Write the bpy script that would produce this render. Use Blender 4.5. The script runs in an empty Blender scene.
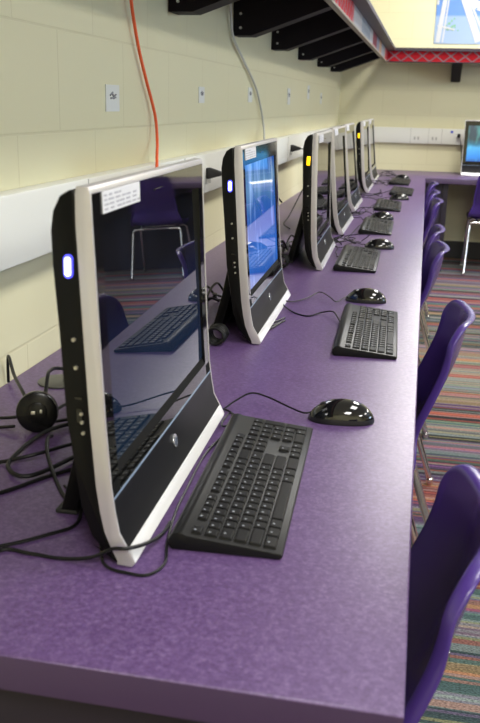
import bpy, bmesh, math, random
from mathutils import Vector, Matrix
random.seed(7)
S = bpy.context.scene
C = S.collection
PI = math.pi
DESK = 0.74

# ------------------------------------------------------------------ materials
def mat(name, col, rough=.5, metal=0., spec=None, coat=0., emit=None, estr=1.):
    m = bpy.data.materials.new(name); m.use_nodes = True
    b = m.node_tree.nodes['Principled BSDF']
    b.inputs['Base Color'].default_value = (*col, 1)
    b.inputs['Roughness'].default_value = rough
    b.inputs['Metallic'].default_value = metal
    if spec is not None: b.inputs['Specular IOR Level'].default_value = spec
    if coat: b.inputs['Coat Weight'].default_value = coat; b.inputs['Coat Roughness'].default_value = .03
    if emit:
        b.inputs['Emission Color'].default_value = (*emit, 1)
        b.inputs['Emission Strength'].default_value = estr
    return m

class NT:
    """small helper for node building"""
    def __init__(s, m):
        s.t = m.node_tree; s.b = s.t.nodes['Principled BSDF']
    def n(s, kind, **kw):
        o = s.t.nodes.new(kind)
        for k, v in kw.items():
            if k in o.inputs: o.inputs[k].default_value = v
            else: setattr(o, k, v)
        return o
    def l(s, a, b): s.t.links.new(a, b)
    def ramp(s, stops, interp='LINEAR'):
        r = s.n('ShaderNodeValToRGB'); cr = r.color_ramp; cr.interpolation = interp
        while len(cr.elements) < len(stops): cr.elements.new(1)
        for e, (p, c) in zip(cr.elements, stops):
            e.position = p; e.color = (*c, 1)
        return r
    def mapped(s, scale=(1, 1, 1), loc=(0, 0, 0), rot=(0, 0, 0)):
        tc = s.n('ShaderNodeTexCoord'); mp = s.n('ShaderNodeMapping')
        mp.inputs['Scale'].default_value = scale; mp.inputs['Location'].default_value = loc
        mp.inputs['Rotation'].default_value = rot
        s.l(tc.outputs['Object'], mp.inputs['Vector'])
        return mp.outputs['Vector']
    def bump(s, height, strength=.2, dist=.01):
        b = s.n('ShaderNodeBump'); b.inputs['Strength'].default_value = strength; b.inputs['Distance'].default_value = dist
        s.l(height, b.inputs['Height']); s.l(b.outputs['Normal'], s.b.inputs['Normal'])
        return b

def block_wall(name, axis, off_h, off_z):
    m = mat(name, (.72, .66, .44), .5)
    t = NT(m)
    tc = t.n('ShaderNodeTexCoord'); sp = t.n('ShaderNodeSeparateXYZ'); cb = t.n('ShaderNodeCombineXYZ')
    t.l(tc.outputs['Object'], sp.inputs[0])
    a1 = t.n('ShaderNodeMath', operation='ADD'); a1.inputs[1].default_value = off_h
    a2 = t.n('ShaderNodeMath', operation='ADD'); a2.inputs[1].default_value = off_z
    t.l(sp.outputs[axis], a1.inputs[0]); t.l(sp.outputs['Z'], a2.inputs[0])
    t.l(a1.outputs[0], cb.inputs[0]); t.l(a2.outputs[0], cb.inputs[1])
    br = t.n('ShaderNodeTexBrick')
    br.inputs['Scale'].default_value = 1; br.inputs['Brick Width'].default_value = .4064
    br.inputs['Row Height'].default_value = .2032; br.inputs['Mortar Size'].default_value = .0035
    br.inputs['Mortar Smooth'].default_value = .6; br.offset = .5; br.offset_frequency = 2
    br.inputs['Color1'].default_value = (.69, .652, .43, 1); br.inputs['Color2'].default_value = (.70, .662, .44, 1)
    br.inputs['Mortar'].default_value = (.64, .597, .385, 1)
    t.l(cb.outputs[0], br.inputs['Vector'])
    nz = t.n('ShaderNodeTexNoise'); nz.inputs['Scale'].default_value = 140; nz.inputs['Detail'].default_value = 3
    t.l(tc.outputs['Object'], nz.inputs['Vector'])
    mx = t.n('ShaderNodeMath', operation='MULTIPLY_ADD'); mx.inputs[1].default_value = .12
    inv = t.n('ShaderNodeMath', operation='SUBTRACT'); inv.inputs[0].default_value = 1
    t.l(br.outputs['Fac'], inv.inputs[1])
    t.l(nz.outputs['Fac'], mx.inputs[0]); t.l(inv.outputs[0], mx.inputs[2])
    t.bump(mx.outputs[0], .22, .004)
    t.l(br.outputs['Color'], t.b.inputs['Base Color'])
    return m

M = {}
M['wall_side'] = block_wall('painted_block_side', 'Y', -1.7747 + .4064 * 20, -1.4026 + .2032 * 20)
M['wall_end'] = block_wall('painted_block_end', 'X', -.02 + .4064 * 20, -1.4026 + .2032 * 20)
M['ceiling'] = mat('ceiling_tile', (.8, .8, .77), .9)
M['base'] = mat('black_base', (.012, .011, .012), .5)
M['raceway'] = mat('raceway_enamel', (.74, .74, .68), .35)
M['seam'] = mat('raceway_seam', (.42, .42, .38), .5)
M['blue_dot'] = mat('blue_dot', (.02, .06, .5), .4)

# purple speckled laminate
m = mat('purple_laminate', (.15, .07, .23), .34); t = NT(m)
v = t.mapped()
n1 = t.n('ShaderNodeTexNoise'); n1.inputs['Scale'].default_value = 160; n1.inputs['Detail'].default_value = 4; n1.inputs['Roughness'].default_value = .7
n2 = t.n('ShaderNodeTexNoise'); n2.inputs['Scale'].default_value = 9; n2.inputs['Detail'].default_value = 3
t.l(v, n1.inputs['Vector']); t.l(v, n2.inputs['Vector'])
r1 = t.ramp([(.30, (.067, .033, .108)), (.5, (.099, .054, .155)), (.70, (.152, .096, .215))])
t.l(n1.outputs['Fac'], r1.inputs[0])
mm = t.n('ShaderNodeMix', data_type='RGBA', blend_type='MULTIPLY'); mm.inputs['Factor'].default_value = .35
r2 = t.ramp([(.3, (.75, .72, .78)), (.7, (1, 1, 1))]); t.l(n2.outputs['Fac'], r2.inputs[0])
t.l(r1.outputs[0], mm.inputs['A']); t.l(r2.outputs[0], mm.inputs['B']); t.l(mm.outputs['Result'], t.b.inputs['Base Color'])
t.bump(n1.outputs['Fac'], .06, .002)
M['laminate'] = m
M['edge'] = mat('purple_edge_band', (.05, .026, .075), .45)
M['panel'] = mat('dark_purple_panel', (.014, .009, .020), .55)

# striped carpet, stripes run across the room (along x)
m = mat('striped_carpet', (.2, .15, .15), .95, spec=.1); t = NT(m)
tc = t.n('ShaderNodeTexCoord'); sp = t.n('ShaderNodeSeparateXYZ')
t.l(tc.outputs['Object'], sp.inputs[0])
wv = t.mapped(scale=(5, 40, 1)); wn = t.n('ShaderNodeTexNoise'); wn.inputs['Scale'].default_value = 1; t.l(wv, wn.inputs['Vector'])
yy = t.n('ShaderNodeMath', operation='MULTIPLY_ADD'); yy.inputs[1].default_value = .012; t.l(wn.outputs['Fac'], yy.inputs[0]); t.l(sp.outputs['Y'], yy.inputs[2])
def bands(freq, seed):
    a = t.n('ShaderNodeMath', operation='MULTIPLY_ADD'); a.inputs[1].default_value = freq; a.inputs[2].default_value = seed; t.l(yy.outputs[0], a.inputs[0])
    f = t.n('ShaderNodeMath', operation='FLOOR'); t.l(a.outputs[0], f.inputs[0])
    w_ = t.n('ShaderNodeTexWhiteNoise', noise_dimensions='1D'); t.l(f.outputs[0], w_.inputs['W']); return w_
pal = [(.025, .025, .03), (.09, .17, .17), (.30, .07, .07), (.17, .18, .20), (.13, .06, .17), (.36, .26, .14), (.05, .09, .10), (.20, .27, .26), (.03, .03, .035), (.42, .12, .09), (.24, .17, .25), (.30, .30, .27)]
pal2 = [(.02, .02, .02), (.34, .09, .06), (.10, .15, .12), (.03, .03, .04), (.30, .27, .12), (.15, .08, .18), (.04, .05, .05), (.22, .24, .24)]
b1, b2 = bands(17, 3.2), bands(95, 7.7)
r1 = t.ramp([(k / len(pal), c) for k, c in enumerate(pal)], 'CONSTANT'); t.l(b1.outputs['Value'], r1.inputs[0])
r2 = t.ramp([(k / len(pal2), c) for k, c in enumerate(pal2)], 'CONSTANT'); t.l(b2.outputs['Value'], r2.inputs[0])
mk = t.n('ShaderNodeMix', data_type='RGBA'); mk.inputs['Factor'].default_value = .5
t.l(r1.outputs[0], mk.inputs['A']); t.l(r2.outputs[0], mk.inputs['B'])
vf = t.mapped(scale=(150, 300, 1))
nf = t.n('ShaderNodeTexNoise'); nf.inputs['Scale'].default_value = 1; nf.inputs['Detail'].default_value = 2; t.l(vf, nf.inputs['Vector'])
rf = t.ramp([(.3, (.4, .4, .4)), (.7, (1.35, 1.35, 1.3))]); t.l(nf.outputs['Fac'], rf.inputs[0])
mm = t.n('ShaderNodeMix', data_type='RGBA', blend_type='MULTIPLY'); mm.inputs['Factor'].default_value = 1
t.l(mk.outputs['Result'], mm.inputs['A']); t.l(rf.outputs[0], mm.inputs['B']); t.l(mm.outputs['Result'], t.b.inputs['Base Color'])
t.bump(nf.outputs['Fac'], .6, .006)
M['carpet'] = m

# purple moulded chair plastic
m = mat('purple_plastic', (.060, .030, .20), .27); t = NT(m)
v = t.mapped(scale=(420, 420, 420)); n1 = t.n('ShaderNodeTexNoise'); n1.inputs['Scale'].default_value = 1; t.l(v, n1.inputs['Vector'])
t.bump(n1.outputs['Fac'], .12, .002)
M['chair'] = m
M['chrome'] = mat('chrome', (.75, .75, .77), .12, 1.)
M['rubber'] = mat('black_rubber', (.012, .012, .012), .6)
M['glide'] = mat('nylon_glide', (.55, .5, .42), .4)

M['silver'] = mat('silver_frame', (.56, .54, .545), .30, .4)
M['white_lip'] = mat('white_gloss', (.80, .80, .80), .15, coat=.6)
M['casing'] = mat('black_casing', (.0035, .0035, .0035), .34, spec=.16)
M['bezel'] = mat('gloss_bezel', (.004, .004, .004), .04)
M['matte'] = mat('matte_black', (.004, .004, .004), .7, spec=.08)
M['glass'] = mat('screen_glass', (.004, .004, .0045), .008, spec=.75)
M['grille'] = mat('speaker_grille', (.005, .005, .007), .42, spec=.14)
M['blue_line'] = mat('pale_blue_strip', (.16, .22, .32), .3)
M['logo'] = mat('chrome_badge', (.72, .74, .78), .22, .8)
M['logo_ink'] = mat('badge_letter', (.03, .04, .07), .4)
M['port'] = mat('port_metal', (.5, .48, .42), .35, .8)
M['led_white'] = mat('led_white', (.8, .85, 1), .3, emit=(.62, .66, 1.0), estr=3.2)
M['led_halo'] = mat('led_blue_rim', (.1, .1, .8), .3, emit=(.07, .07, 1.0), estr=1.3)
M['led_amber'] = mat('led_amber', (1, .6, .02), .3, emit=(1.0, .58, .0), estr=1.6)
M['sticker'] = mat('sticker', (.60, .60, .62), .55)
M['print'] = mat('sticker_print', (.33, .33, .37), .6)

def wallpaper(name, stops, streak, strength):
    """lit desktop picture, or the blue sheen put into the dark screen: vertical colour bands with soft diagonal streaks (object space, screen in the YZ plane)"""
    m = mat(name, (.004, .004, .0045), .008, spec=.6); t = NT(m)
    tc = t.n('ShaderNodeTexCoord'); sp = t.n('ShaderNodeSeparateXYZ'); t.l(tc.outputs['Object'], sp.inputs[0])
    mr = t.n('ShaderNodeMapRange'); mr.inputs[1].default_value = .1; mr.inputs[2].default_value = .4
    wob = t.n('ShaderNodeTexNoise'); wob.inputs['Scale'].default_value = 7; t.l(tc.outputs['Object'], wob.inputs['Vector'])
    am = t.n('ShaderNodeMath', operation='MULTIPLY_ADD'); am.inputs[1].default_value = .10
    t.l(wob.outputs['Fac'], am.inputs[0]); t.l(sp.outputs['Z'], am.inputs[2])
    s2 = t.n('ShaderNodeMath', operation='SUBTRACT'); s2.inputs[1].default_value = .05; t.l(am.outputs[0], s2.inputs[0])
    t.l(s2.outputs[0], mr.inputs[0])
    rp = t.ramp(stops); t.l(mr.outputs[0], rp.inputs[0])
    v = t.mapped(scale=(0, 9, 3), rot=(.55, 0, 0)); n1 = t.n('ShaderNodeTexNoise'); n1.inputs['Scale'].default_value = 2; n1.inputs['Detail'].default_value = 3
    t.l(v, n1.inputs['Vector']); r2 = t.ramp([(.52, (0, 0, 0)), (.72, streak)]); t.l(n1.outputs['Fac'], r2.inputs[0])
    mm = t.n('ShaderNodeMix', data_type='RGBA', blend_type='ADD'); mm.inputs['Factor'].default_value = 1
    t.l(rp.outputs[0], mm.inputs['A']); t.l(r2.outputs[0], mm.inputs['B'])
    t.l(mm.outputs['Result'], t.b.inputs['Emission Color']); t.b.inputs['Emission Strength'].default_value = strength
    return m
M['screen_blue'] = wallpaper('lit_blue_desktop', [(0, (.02, .09, .40)), (.22, (.03, .16, .62)), (.45, (.015, .10, .48)), (.66, (.02, .12, .42)), (.80, (.12, .28, .50)), (1, (.02, .10, .42))], (.22, .30, .48), .85)
M['screen_dark'] = wallpaper('blue_sheen_glow', [(0, (.014, .040, .085)), (.30, (.016, .036, .095)), (.55, (.010, .020, .060)), (.72, (.002, .003, .008)), (1, (.001, .001, .001))], (.004, .006, .012), .35)  # faint emission stands in for bluish reflections on the dark glass
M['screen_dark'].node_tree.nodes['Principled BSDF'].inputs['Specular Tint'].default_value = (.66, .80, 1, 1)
M['screen_sea'] = wallpaper('lit_sea_desktop', [(0, (.01, .07, .38)), (.12, (.02, .28, .85)), (.40, (.08, .48, .95)), (.52, (.02, .18, .30)), (.68, (.03, .07, .10)), (1, (.05, .08, .13))], (.05, .25, .22), 1.0)

M['key_case'] = mat('keyboard_case', (.0075, .0075, .008), .40, spec=.18)
M['key'] = mat('keycap', (.0055, .0055, .006), .42, spec=.2)
M['key_mark'] = mat('keycap_legend', (.30, .32, .36), .5)
M['mouse'] = mat('mouse_gloss', (.006, .006, .007), .07, coat=.4)
M['mouse_side'] = mat('mouse_side', (.010, .010, .011), .35)
M['cable'] = mat('black_cable', (.006, .006, .0065), .45, spec=.25)
M['orange'] = mat('orange_cable', (.85, .12, .03), .4)
M['white_cable'] = mat('white_cable', (.50, .50, .47), .4)
M['grommet'] = mat('grommet_plastic', (.075, .075, .062), .45)
M['reel'] = mat('reel_plastic', (.004, .004, .0045), .25, spec=.25)
M['bracket'] = mat('shelf_bracket', (.006, .004, .008), .6, spec=.2)
M['shelf'] = mat('shelf_board', (.030, .020, .034), .5)
M['trim_edge'] = mat('shelf_edge', (.20, .17, .13), .5)
M['label'] = mat('label_paper', (.70, .71, .68), .6)
M['ink'] = mat('label_ink', (.22, .22, .25), .6)
M['screw'] = mat('screw', (.6, .6, .6), .3, .8)
M['diffuser'] = mat('light_diffuser', (.9, .9, .9), .5, emit=(1, .97, .90), estr=3.)
M['fixture'] = mat('fixture_white', (.8, .8, .8), .5)
M['cabinet'] = mat('dark_cabinet', (.018, .012, .022), .5)

def plaid(name, along):
    m = mat(name, (.5, .02, .03), .7, spec=.2); t = NT(m)
    tc = t.n('ShaderNodeTexCoord'); sp = t.n('ShaderNodeSeparateXYZ'); t.l(tc.outputs['Object'], sp.inputs[0])
    lines = []
    for sgn in (1, -1):
        a = t.n('ShaderNodeMath', operation='MULTIPLY_ADD'); a.inputs[1].default_value = sgn * 1.3
        t.l(sp.outputs['Z'], a.inputs[0]); t.l(sp.outputs[along], a.inputs[2])
        p = t.n('ShaderNodeMath', operation='PINGPONG'); p.inputs[1].default_value = .055; t.l(a.outputs[0], p.inputs[0])
        c = t.n('ShaderNodeMath', operation='LESS_THAN'); c.inputs[1].default_value = .0075; t.l(p.outputs[0], c.inputs[0])
        lines.append(c)
    mx = t.n('ShaderNodeMath', operation='MAXIMUM'); t.l(lines[0].outputs[0], mx.inputs[0]); t.l(lines[1].outputs[0], mx.inputs[1])
    mm = t.n('ShaderNodeMix', data_type='RGBA')
    t.l(mx.outputs[0], mm.inputs['Factor']); mm.inputs['A'].default_value = (.50, .010, .022, 1); mm.inputs['B'].default_value = (.26, .20, .24, 1)
    out = mm.outputs['Result']
    if along == 'Y':      # the border on the long shelf changes design along its length
        mr = t.n('ShaderNodeMapRange'); mr.inputs[1].default_value = 2.5; mr.inputs[2].default_value = 7.5
        t.l(sp.outputs['Y'], mr.inputs[0])
        msk = t.ramp([(0, (0, 0, 0)), (.31, (0, 0, 0)), (.33, (1, 1, 1)), (.90, (1, 1, 1)), (.92, (0, 0, 0))]); t.l(mr.outputs[0], msk.inputs[0])
        des = t.ramp([(.32, (.34, .34, .37)), (.42, (.22, .25, .30)), (.55, (.34, .34, .37)), (.60, (.20, .04, .06)), (.68, (.20, .21, .28)), (.74, (.42, .26, .16)), (.80, (.30, .32, .36)), (.88, (.40, .36, .31))], 'CONSTANT')
        t.l(mr.outputs[0], des.inputs[0])
        m2 = t.n('ShaderNodeMix', data_type='RGBA'); t.l(msk.outputs[0], m2.inputs['Factor']); t.l(out, m2.inputs['A']); t.l(des.outputs[0], m2.inputs['B'])
        out = m2.outputs['Result']
    t.l(out, t.b.inputs['Base Color'])
    return m
M['plaid_side'] = plaid('border_strip_side', 'Y')
M['plaid_end'] = plaid('border_strip_end', 'X')

# ------------------------------------------------------------------ mesh helpers
class MB:
    def __init__(s): s.bm = bmesh.new(); s.mi = 0
    def box(s, lo, hi, bev=0., seg=2, mtx=None):
        lo, hi = Vector(lo), Vector(hi); c = (lo + hi) / 2; d = hi - lo
        b = bmesh.new(); bmesh.ops.create_cube(b, size=1)
        for v in b.verts: v.co = Vector((v.co.x * d.x, v.co.y * d.y, v.co.z * d.z)) + c
        if bev: bmesh.ops.bevel(b, geom=b.edges[:], offset=bev, segments=seg, affect='EDGES', profile=.5)
        if mtx: bmesh.ops.transform(b, matrix=mtx, verts=b.verts)
        s.merge(b); return s
    def merge(s, b):
        for f in b.faces: f.material_index = s.mi
        me = bpy.data.meshes.new('tmp'); b.to_mesh(me); b.free(); s.bm.from_mesh(me); bpy.data.meshes.remove(me)
    def cyl(s, p, r, h, axis='Z', seg=32, bev=0., r2=None):
        b = bmesh.new(); bmesh.ops.create_cone(b, cap_ends=True, segments=seg, radius1=r, radius2=r if r2 is None else r2, depth=h)
        if bev:
            es = [e for e in b.edges if len(e.link_faces) == 2 and any(len(f.verts) > 4 for f in e.link_faces)]
            bmesh.ops.bevel(b, geom=es, offset=bev, segments=2, affect='EDGES', profile=.5)
        R = Matrix()
        if axis == 'X': R = Matrix.Rotation(PI / 2, 4, 'Y')
        if axis == 'Y': R = Matrix.Rotation(PI / 2, 4, 'X')
        if isinstance(axis, Vector): R = Vector((0, 0, 1)).rotation_difference(axis).to_matrix().to_4x4()
        bmesh.ops.transform(b, matrix=Matrix.Translation(Vector(p)) @ R, verts=b.verts); s.merge(b); return s
    def prism(s, prof, a, b_, axis='Y', bev=0.):
        """extrude a closed (x, z) outline from a to b_ along Y, or a (y, z) outline along X"""
        b = bmesh.new()
        def P(q, k): return (q[0], k, q[1]) if axis == 'Y' else (k, q[0], q[1])
        A = [b.verts.new(P(q, a)) for q in prof]; B = [b.verts.new(P(q, b_)) for q in prof]
        n = len(prof)
        for i in range(n): b.faces.new((A[i], A[(i + 1) % n], B[(i + 1) % n], B[i]))
        b.faces.new(A[::-1]); b.faces.new(B)
        bmesh.ops.recalc_face_normals(b, faces=b.faces)
        if bev:
            es = [e for e in b.edges if e.calc_face_angle(0) > .6]
            bmesh.ops.bevel(b, geom=es, offset=bev, segments=2, affect='EDGES', profile=.5)
        s.merge(b); return s
    def tube(s, pts, r, seg=8, sub=6, cap=True):
        pts = [Vector(p) for p in pts]
        path = smooth(pts, sub) if sub > 1 and len(pts) > 2 else pts
        b = bmesh.new(); rings = []
        tprev = (path[1] - path[0]).normalized()
        nrm = tprev.orthogonal().normalized()
        for i, p in enumerate(path):
            t = (path[min(i + 1, len(path) - 1)] - path[max(i - 1, 0)]).normalized()
            q = tprev.rotation_difference(t); nrm = (q @ nrm).normalized(); tprev = t
            bn = t.cross(nrm)
            rings.append([b.verts.new(p + r * (math.cos(2 * PI * k / seg) * nrm + math.sin(2 * PI * k / seg) * bn)) for k in range(seg)])
        for A, B in zip(rings, rings[1:]):
            for k in range(seg): b.faces.new((A[k], A[(k + 1) % seg], B[(k + 1) % seg], B[k]))
        if cap: b.faces.new(rings[0][::-1]); b.faces.new(rings[-1])
        bmesh.ops.recalc_face_normals(b, faces=b.faces)
        s.merge(b); return s
    def build(s, name, m, parent=None, loc=(0, 0, 0), rot=(0, 0, 0), smooth_=True, angle=.6):
        me = bpy.data.meshes.new(name); s.bm.to_mesh(me); s.bm.free()
        for x in (m if isinstance(m, (list, tuple)) else [m]): me.materials.append(x)
        if smooth_:
            me.shade_smooth()
            try: me.set_sharp_from_angle(angle=angle)
            except Exception: pass
        o = bpy.data.objects.new(name, me); C.objects.link(o)
        o.location = loc; o.rotation_euler = rot
        if parent: o.parent = parent
        return o

def smooth(pts, sub):
    out = []
    n = len(pts)
    for i in range(n - 1):
        p0, p1, p2, p3 = pts[max(i - 1, 0)], pts[i], pts[i + 1], pts[min(i + 2, n - 1)]
        for k in range(sub):
            t = k / sub
            out.append(.5 * ((2 * p1) + (p2 - p0) * t + (2 * p0 - 5 * p1 + 4 * p2 - p3) * t * t + (3 * p1 - p0 - 3 * p2 + p3) * t ** 3))
    out.append(pts[-1]); return out

def tag(o, label, cat, group=None):
    o['label'] = label; o['category'] = cat
    if group: o['group'] = group
    return o
def struct(o): o['kind'] = 'structure'; return o
def empty(name, loc, rz=0, label='', cat='', group=None):
    o = bpy.data.objects.new(name, None); C.objects.link(o); o.empty_display_size = .05
    o.location = loc; o.rotation_euler = (0, 0, rz)
    return tag(o, label, cat, group)

# ------------------------------------------------------------------ the room
WX, EY, RX, BY, CZ = -.752, 7.854, 6.2, -3.2, 3.05
struct(MB().box((WX - .15, BY - .1, -.1), (RX + .15, EY + .15, 0)).build('floor', M['carpet'], smooth_=False))
struct(MB().box((WX - .15, BY, 0), (WX, EY + .15, CZ)).build('wall_left', M['wall_side'], smooth_=False))
struct(MB().box((WX, EY, 0), (RX + .15, EY + .15, CZ)).build('wall_end', M['wall_end'], smooth_=False))
struct(MB().box((WX - .15, BY - .15, 0), (RX + .15, BY, CZ)).build('wall_back', M['wall_end'], smooth_=False))
# right wall with a window opening
mb = MB()
mb.box((RX, BY, 0), (RX + .15, 1.2, CZ)); mb.box((RX, 4.6, 0), (RX + .15, EY + .15, CZ))
mb.box((RX, 1.2, 0), (RX + .15, 4.6, 1.0)); mb.box((RX, 1.2, 2.5), (RX + .15, 4.6, CZ))
struct(mb.build('wall_right', M['wall_side'], smooth_=False))
struct(MB().box((WX - .15, BY - .15, CZ), (RX + .15, EY + .15, CZ + .1)).build('ceiling', M['ceiling'], smooth_=False))
w = struct(MB().box((RX + .08, 1.2, 1.0), (RX + .10, 4.6, 2.5)).build('window_1', mat('daylight_pane', (.7, .8, 1), .1, emit=(.5, .72, 1.0), estr=5.0), smooth_=False))
mb = MB()
for y in (1.2, 2.3, 3.45, 4.55): mb.box((RX + .03, y, 1.0), (RX + .079, y + .05, 2.5))
for z in (1.0, 2.45): mb.box((RX + .03, 1.2, z), (RX + .079, 4.6, z + .05))
struct(mb.build('trim_3', M['fixture'], smooth_=False))
struct(MB().box((WX, EY - .012, 0), (RX, EY, .152), .003).build('baseboard_end', M['base'], smooth_=False))
struct(MB().box((WX, BY, 0), (WX + .012, EY - .012, .152), .003).build('baseboard_left', M['base'], smooth_=False))

# cable raceway along the two walls, with jack plates
ZB, ZT = DESK + .232, DESK + .362
mb = MB()
mb.box((WX, BY + .05, ZB), (WX + .042, EY - .001, ZT), .004)
mb.mi = 1
for y in (.6, 1.82, 2.62, 3.3, 4.7, 5.6, 6.6):
    mb.box((WX + .0415, y, ZB + .002), (WX + .0428, y + .004, ZT - .002))
for y in (2.88, 3.9, 4.78, 5.9):
    mb.box((WX + .0415, y, ZB + .03), (WX + .0432, y + .03, ZB + .06)); mb.box((WX + .0415, y + .05, ZB + .03), (WX + .0432, y + .08, ZB + .06))
struct(mb.build('trim_1', [M['raceway'], M['seam']]))
mb = MB()
mb.box((WX + .042, EY - .042, ZB - .002), (RX, EY, ZT - .004), .004)
mb.mi = 1
for x in (-.13, .02, .13): mb.box((x, EY - .0430, ZB), (x + .003, EY - .0415, ZT - .006))
for x in (-.10, -.07, .05, .08): mb.box((x, EY - .0432, ZB + .03), (x + .014, EY - .0415, ZB + .055))
mb.mi = 2
mb.cyl((.212, EY - .043, ZT - .028), .011, .006, 'Y', 16)
struct(mb.build('trim_2', [M['raceway'], M['seam'], M['blue_dot']]))

# ------------------------------------------------------------------ worktop along two walls
DX, NY, IY = .023, .682, 7.10
desk = empty('computer_counter', (WX, NY, 0), 0, 'L-shaped purple speckled laminate counter running along the left wall and the far wall', 'counter')
def D(mb, name, m, **k):
    bmesh.ops.translate(mb.bm, verts=mb.bm.verts, vec=(-WX, -NY, 0)); return mb.build(name, m, desk, **k)
b = bmesh.new()
XW, YW = WX + .0015, EY - .0015
out = [(XW, NY), (DX, NY), (DX, IY), (RX - 2.6, IY), (RX - 2.6, YW), (XW, YW)]
mb = MB()
vs0 = [mb.bm.verts.new((x, y, DESK - .041)) for x, y in out]; vs1 = [mb.bm.verts.new((x, y, DESK)) for x, y in out]
mb.bm.faces.new(vs1); mb.bm.faces.new(vs0[::-1])
for i in range(6):
    f = mb.bm.faces.new((vs0[i], vs0[(i + 1) % 6], vs1[(i + 1) % 6], vs1[i])); f.material_index = 1
bmesh.ops.recalc_face_normals(mb.bm, faces=mb.bm.faces)
es = [e for e in mb.bm.edges if all(abs(v.co.z - DESK) < 1e-6 for v in e.verts)]
bmesh.ops.bevel(mb.bm, geom=es, offset=.0025, segments=2, affect='EDGES', profile=.5)
D(mb, 'worktop', [M['laminate'], M['edge']], angle=.9)
D(MB().box((WX + .02, NY + .05, 0), (DX - .04, NY + .075, DESK - .041)), 'end_panel', M['panel'])
for y in (2.55, 4.15, 6.35): D(MB().box((WX + .02, y, 0), (DX - .12, y + .025, DESK - .041)), 'support_panel', M['panel'])
D(MB().box((DX - .02, IY + .05, 0), (.165, IY + .075, DESK - .041)), 'corner_leg', M['panel'])
D(MB().box((WX + .6, IY + .06, 0), (DX - .02, IY + .085, DESK - .041)), 'corner_panel', M['panel'])
D(MB().box((.166, IY + .04, 0), (.206, EY - .05, DESK - .041)), 'support_panel', M['panel'])
D(MB().box((.80, IY + .47, 0), (RX - 2.67, IY + .495, DESK - .041)), 'modesty_panel', M['panel'])
D(MB().box((RX - 2.66, IY + .06, 0), (RX - 2.635, EY - .05, DESK - .041)), 'support_panel', M['panel'])

# ------------------------------------------------------------------ shelves above
HB = DESK + .875                 # underside of the border strip
BD = DESK + .952                 # underside of the shelf board
FX = WX + .40
sh = empty('wall_shelf', (WX, 0, BD), 0, 'long dark shelf high on the left wall with patterned front strip and black gusset brackets', 'shelf')
def Q(mb, name, m, root, flat=False, **k):
    if flat:      # the outline was extruded along y: lay it down at board height
        for v in mb.bm.verts: v.co = Vector((v.co.x, v.co.z, BD + v.co.y))
        bmesh.ops.recalc_face_normals(mb.bm, faces=mb.bm.faces)
    bmesh.ops.translate(mb.bm, verts=mb.bm.verts, vec=-Vector(root.location)); return mb.build(name, m, root, **k)
SEND = EY - .40
Q(MB().box((WX + .001, -2.0, BD), (FX + .062, SEND - .065, BD + .022), .002), 'shelf_board', M['shelf'], sh)
q = MB().box((0, -2.0, 0), (.016, SEND - .001, BD - HB)); q = q.build('border_strip', M['plaid_side'], sh, loc=(FX - .016 - WX, 0, HB - BD), smooth_=False)
Q(MB().box((FX - .02, -2.0, HB - .012), (FX + .003, SEND + .002, HB), .002), 'edge_trim', M['trim_edge'], sh)
for y in (.80, 1.70, 2.58, 3.46, 4.32, 5.22, 6.14, 6.98):
    br = Q(MB().prism([(WX + .001, DESK + .772), (WX + .072, DESK + .772), (FX - .021, HB + .006), (FX - .021, BD), (WX + .001, BD)], y, y + .10, bev=.002), 'bracket', M['bracket'], sh, smooth_=False)
    for z in (DESK + .80, DESK + .85): MB().cyl((.03, y - .001, z - BD), .005, .004, 'Y', 10).build('screw', M['screw'], br)
se = empty('wall_shelf', (WX, EY, BD), 0, 'dark shelf on the far wall fronted by a red strip with pale crossing lines', 'shelf')
Q(MB().prism([(FX - .012, SEND - .062), (RX - 2.5, SEND - .062), (RX - 2.5, EY - .001), (WX + .001, EY - .001), (WX + .001, SEND - .062), (FX - .075, SEND - .062), (FX - .075, EY - .12), (FX - .012, EY - .12)], 0, .022), 'shelf_board', M['shelf'], se, flat=True)
MB().box((0, 0, 0), (RX - 2.5 - FX, .016, BD - HB)).build('border_strip', M['plaid_end'], se, loc=(FX - WX, SEND - EY, HB - BD), smooth_=False)
Q(MB().box((FX + .004, SEND - .002, HB - .008), (RX - 2.5, SEND + .02, HB), .002), 'edge_trim', M['shelf'], se)
for x in (.165, 1.6, 3.0):
    br = Q(MB().prism([(SEND + .021, HB + .006), (SEND + .021, BD), (EY - .001, BD), (EY - .001, DESK + .735), (EY - .10, DESK + .735)], x, x + .075, 'X', bev=.002), 'bracket', M['bracket'], se, smooth_=False)
    for dx in (.015, .06): MB().cyl((x + dx - WX, -.103, DESK + .755 - BD), .006, .006, 'Y', 10).build('screw', M['screw'], br)

# poster on the far wall above the shelf: white lattice track against blue sky
PX, PZ, PW, PH = 0.0, DESK + 1.035, 1.25, .95
po = empty('poster', (PX, EY, PZ), 0, 'blue and white poster of an amusement ride structure above the red shelf strip', 'poster')
m = mat('poster_sky', (.3, .5, .9), .5); t = NT(m)
tc = t.n('ShaderNodeTexCoord'); sp = t.n('ShaderNodeSeparateXYZ'); t.l(tc.outputs['Object'], sp.inputs[0])
mr = t.n('ShaderNodeMapRange'); mr.inputs[1].default_value = 0; mr.inputs[2].default_value = .95; t.l(sp.outputs['Z'], mr.inputs[0])
rp = t.ramp([(0, (.30, .40, .58)), (.22, (.27, .38, .60)), (.235, (.11, .24, .58)), (1, (.08, .20, .52))]); t.l(mr.outputs[0], rp.inputs[0])
nz = t.n('ShaderNodeTexNoise'); nz.inputs['Scale'].default_value = 6; t.l(tc.outputs['Object'], nz.inputs['Vector'])
t.l(rp.outputs[0], t.b.inputs['Base Color'])
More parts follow.
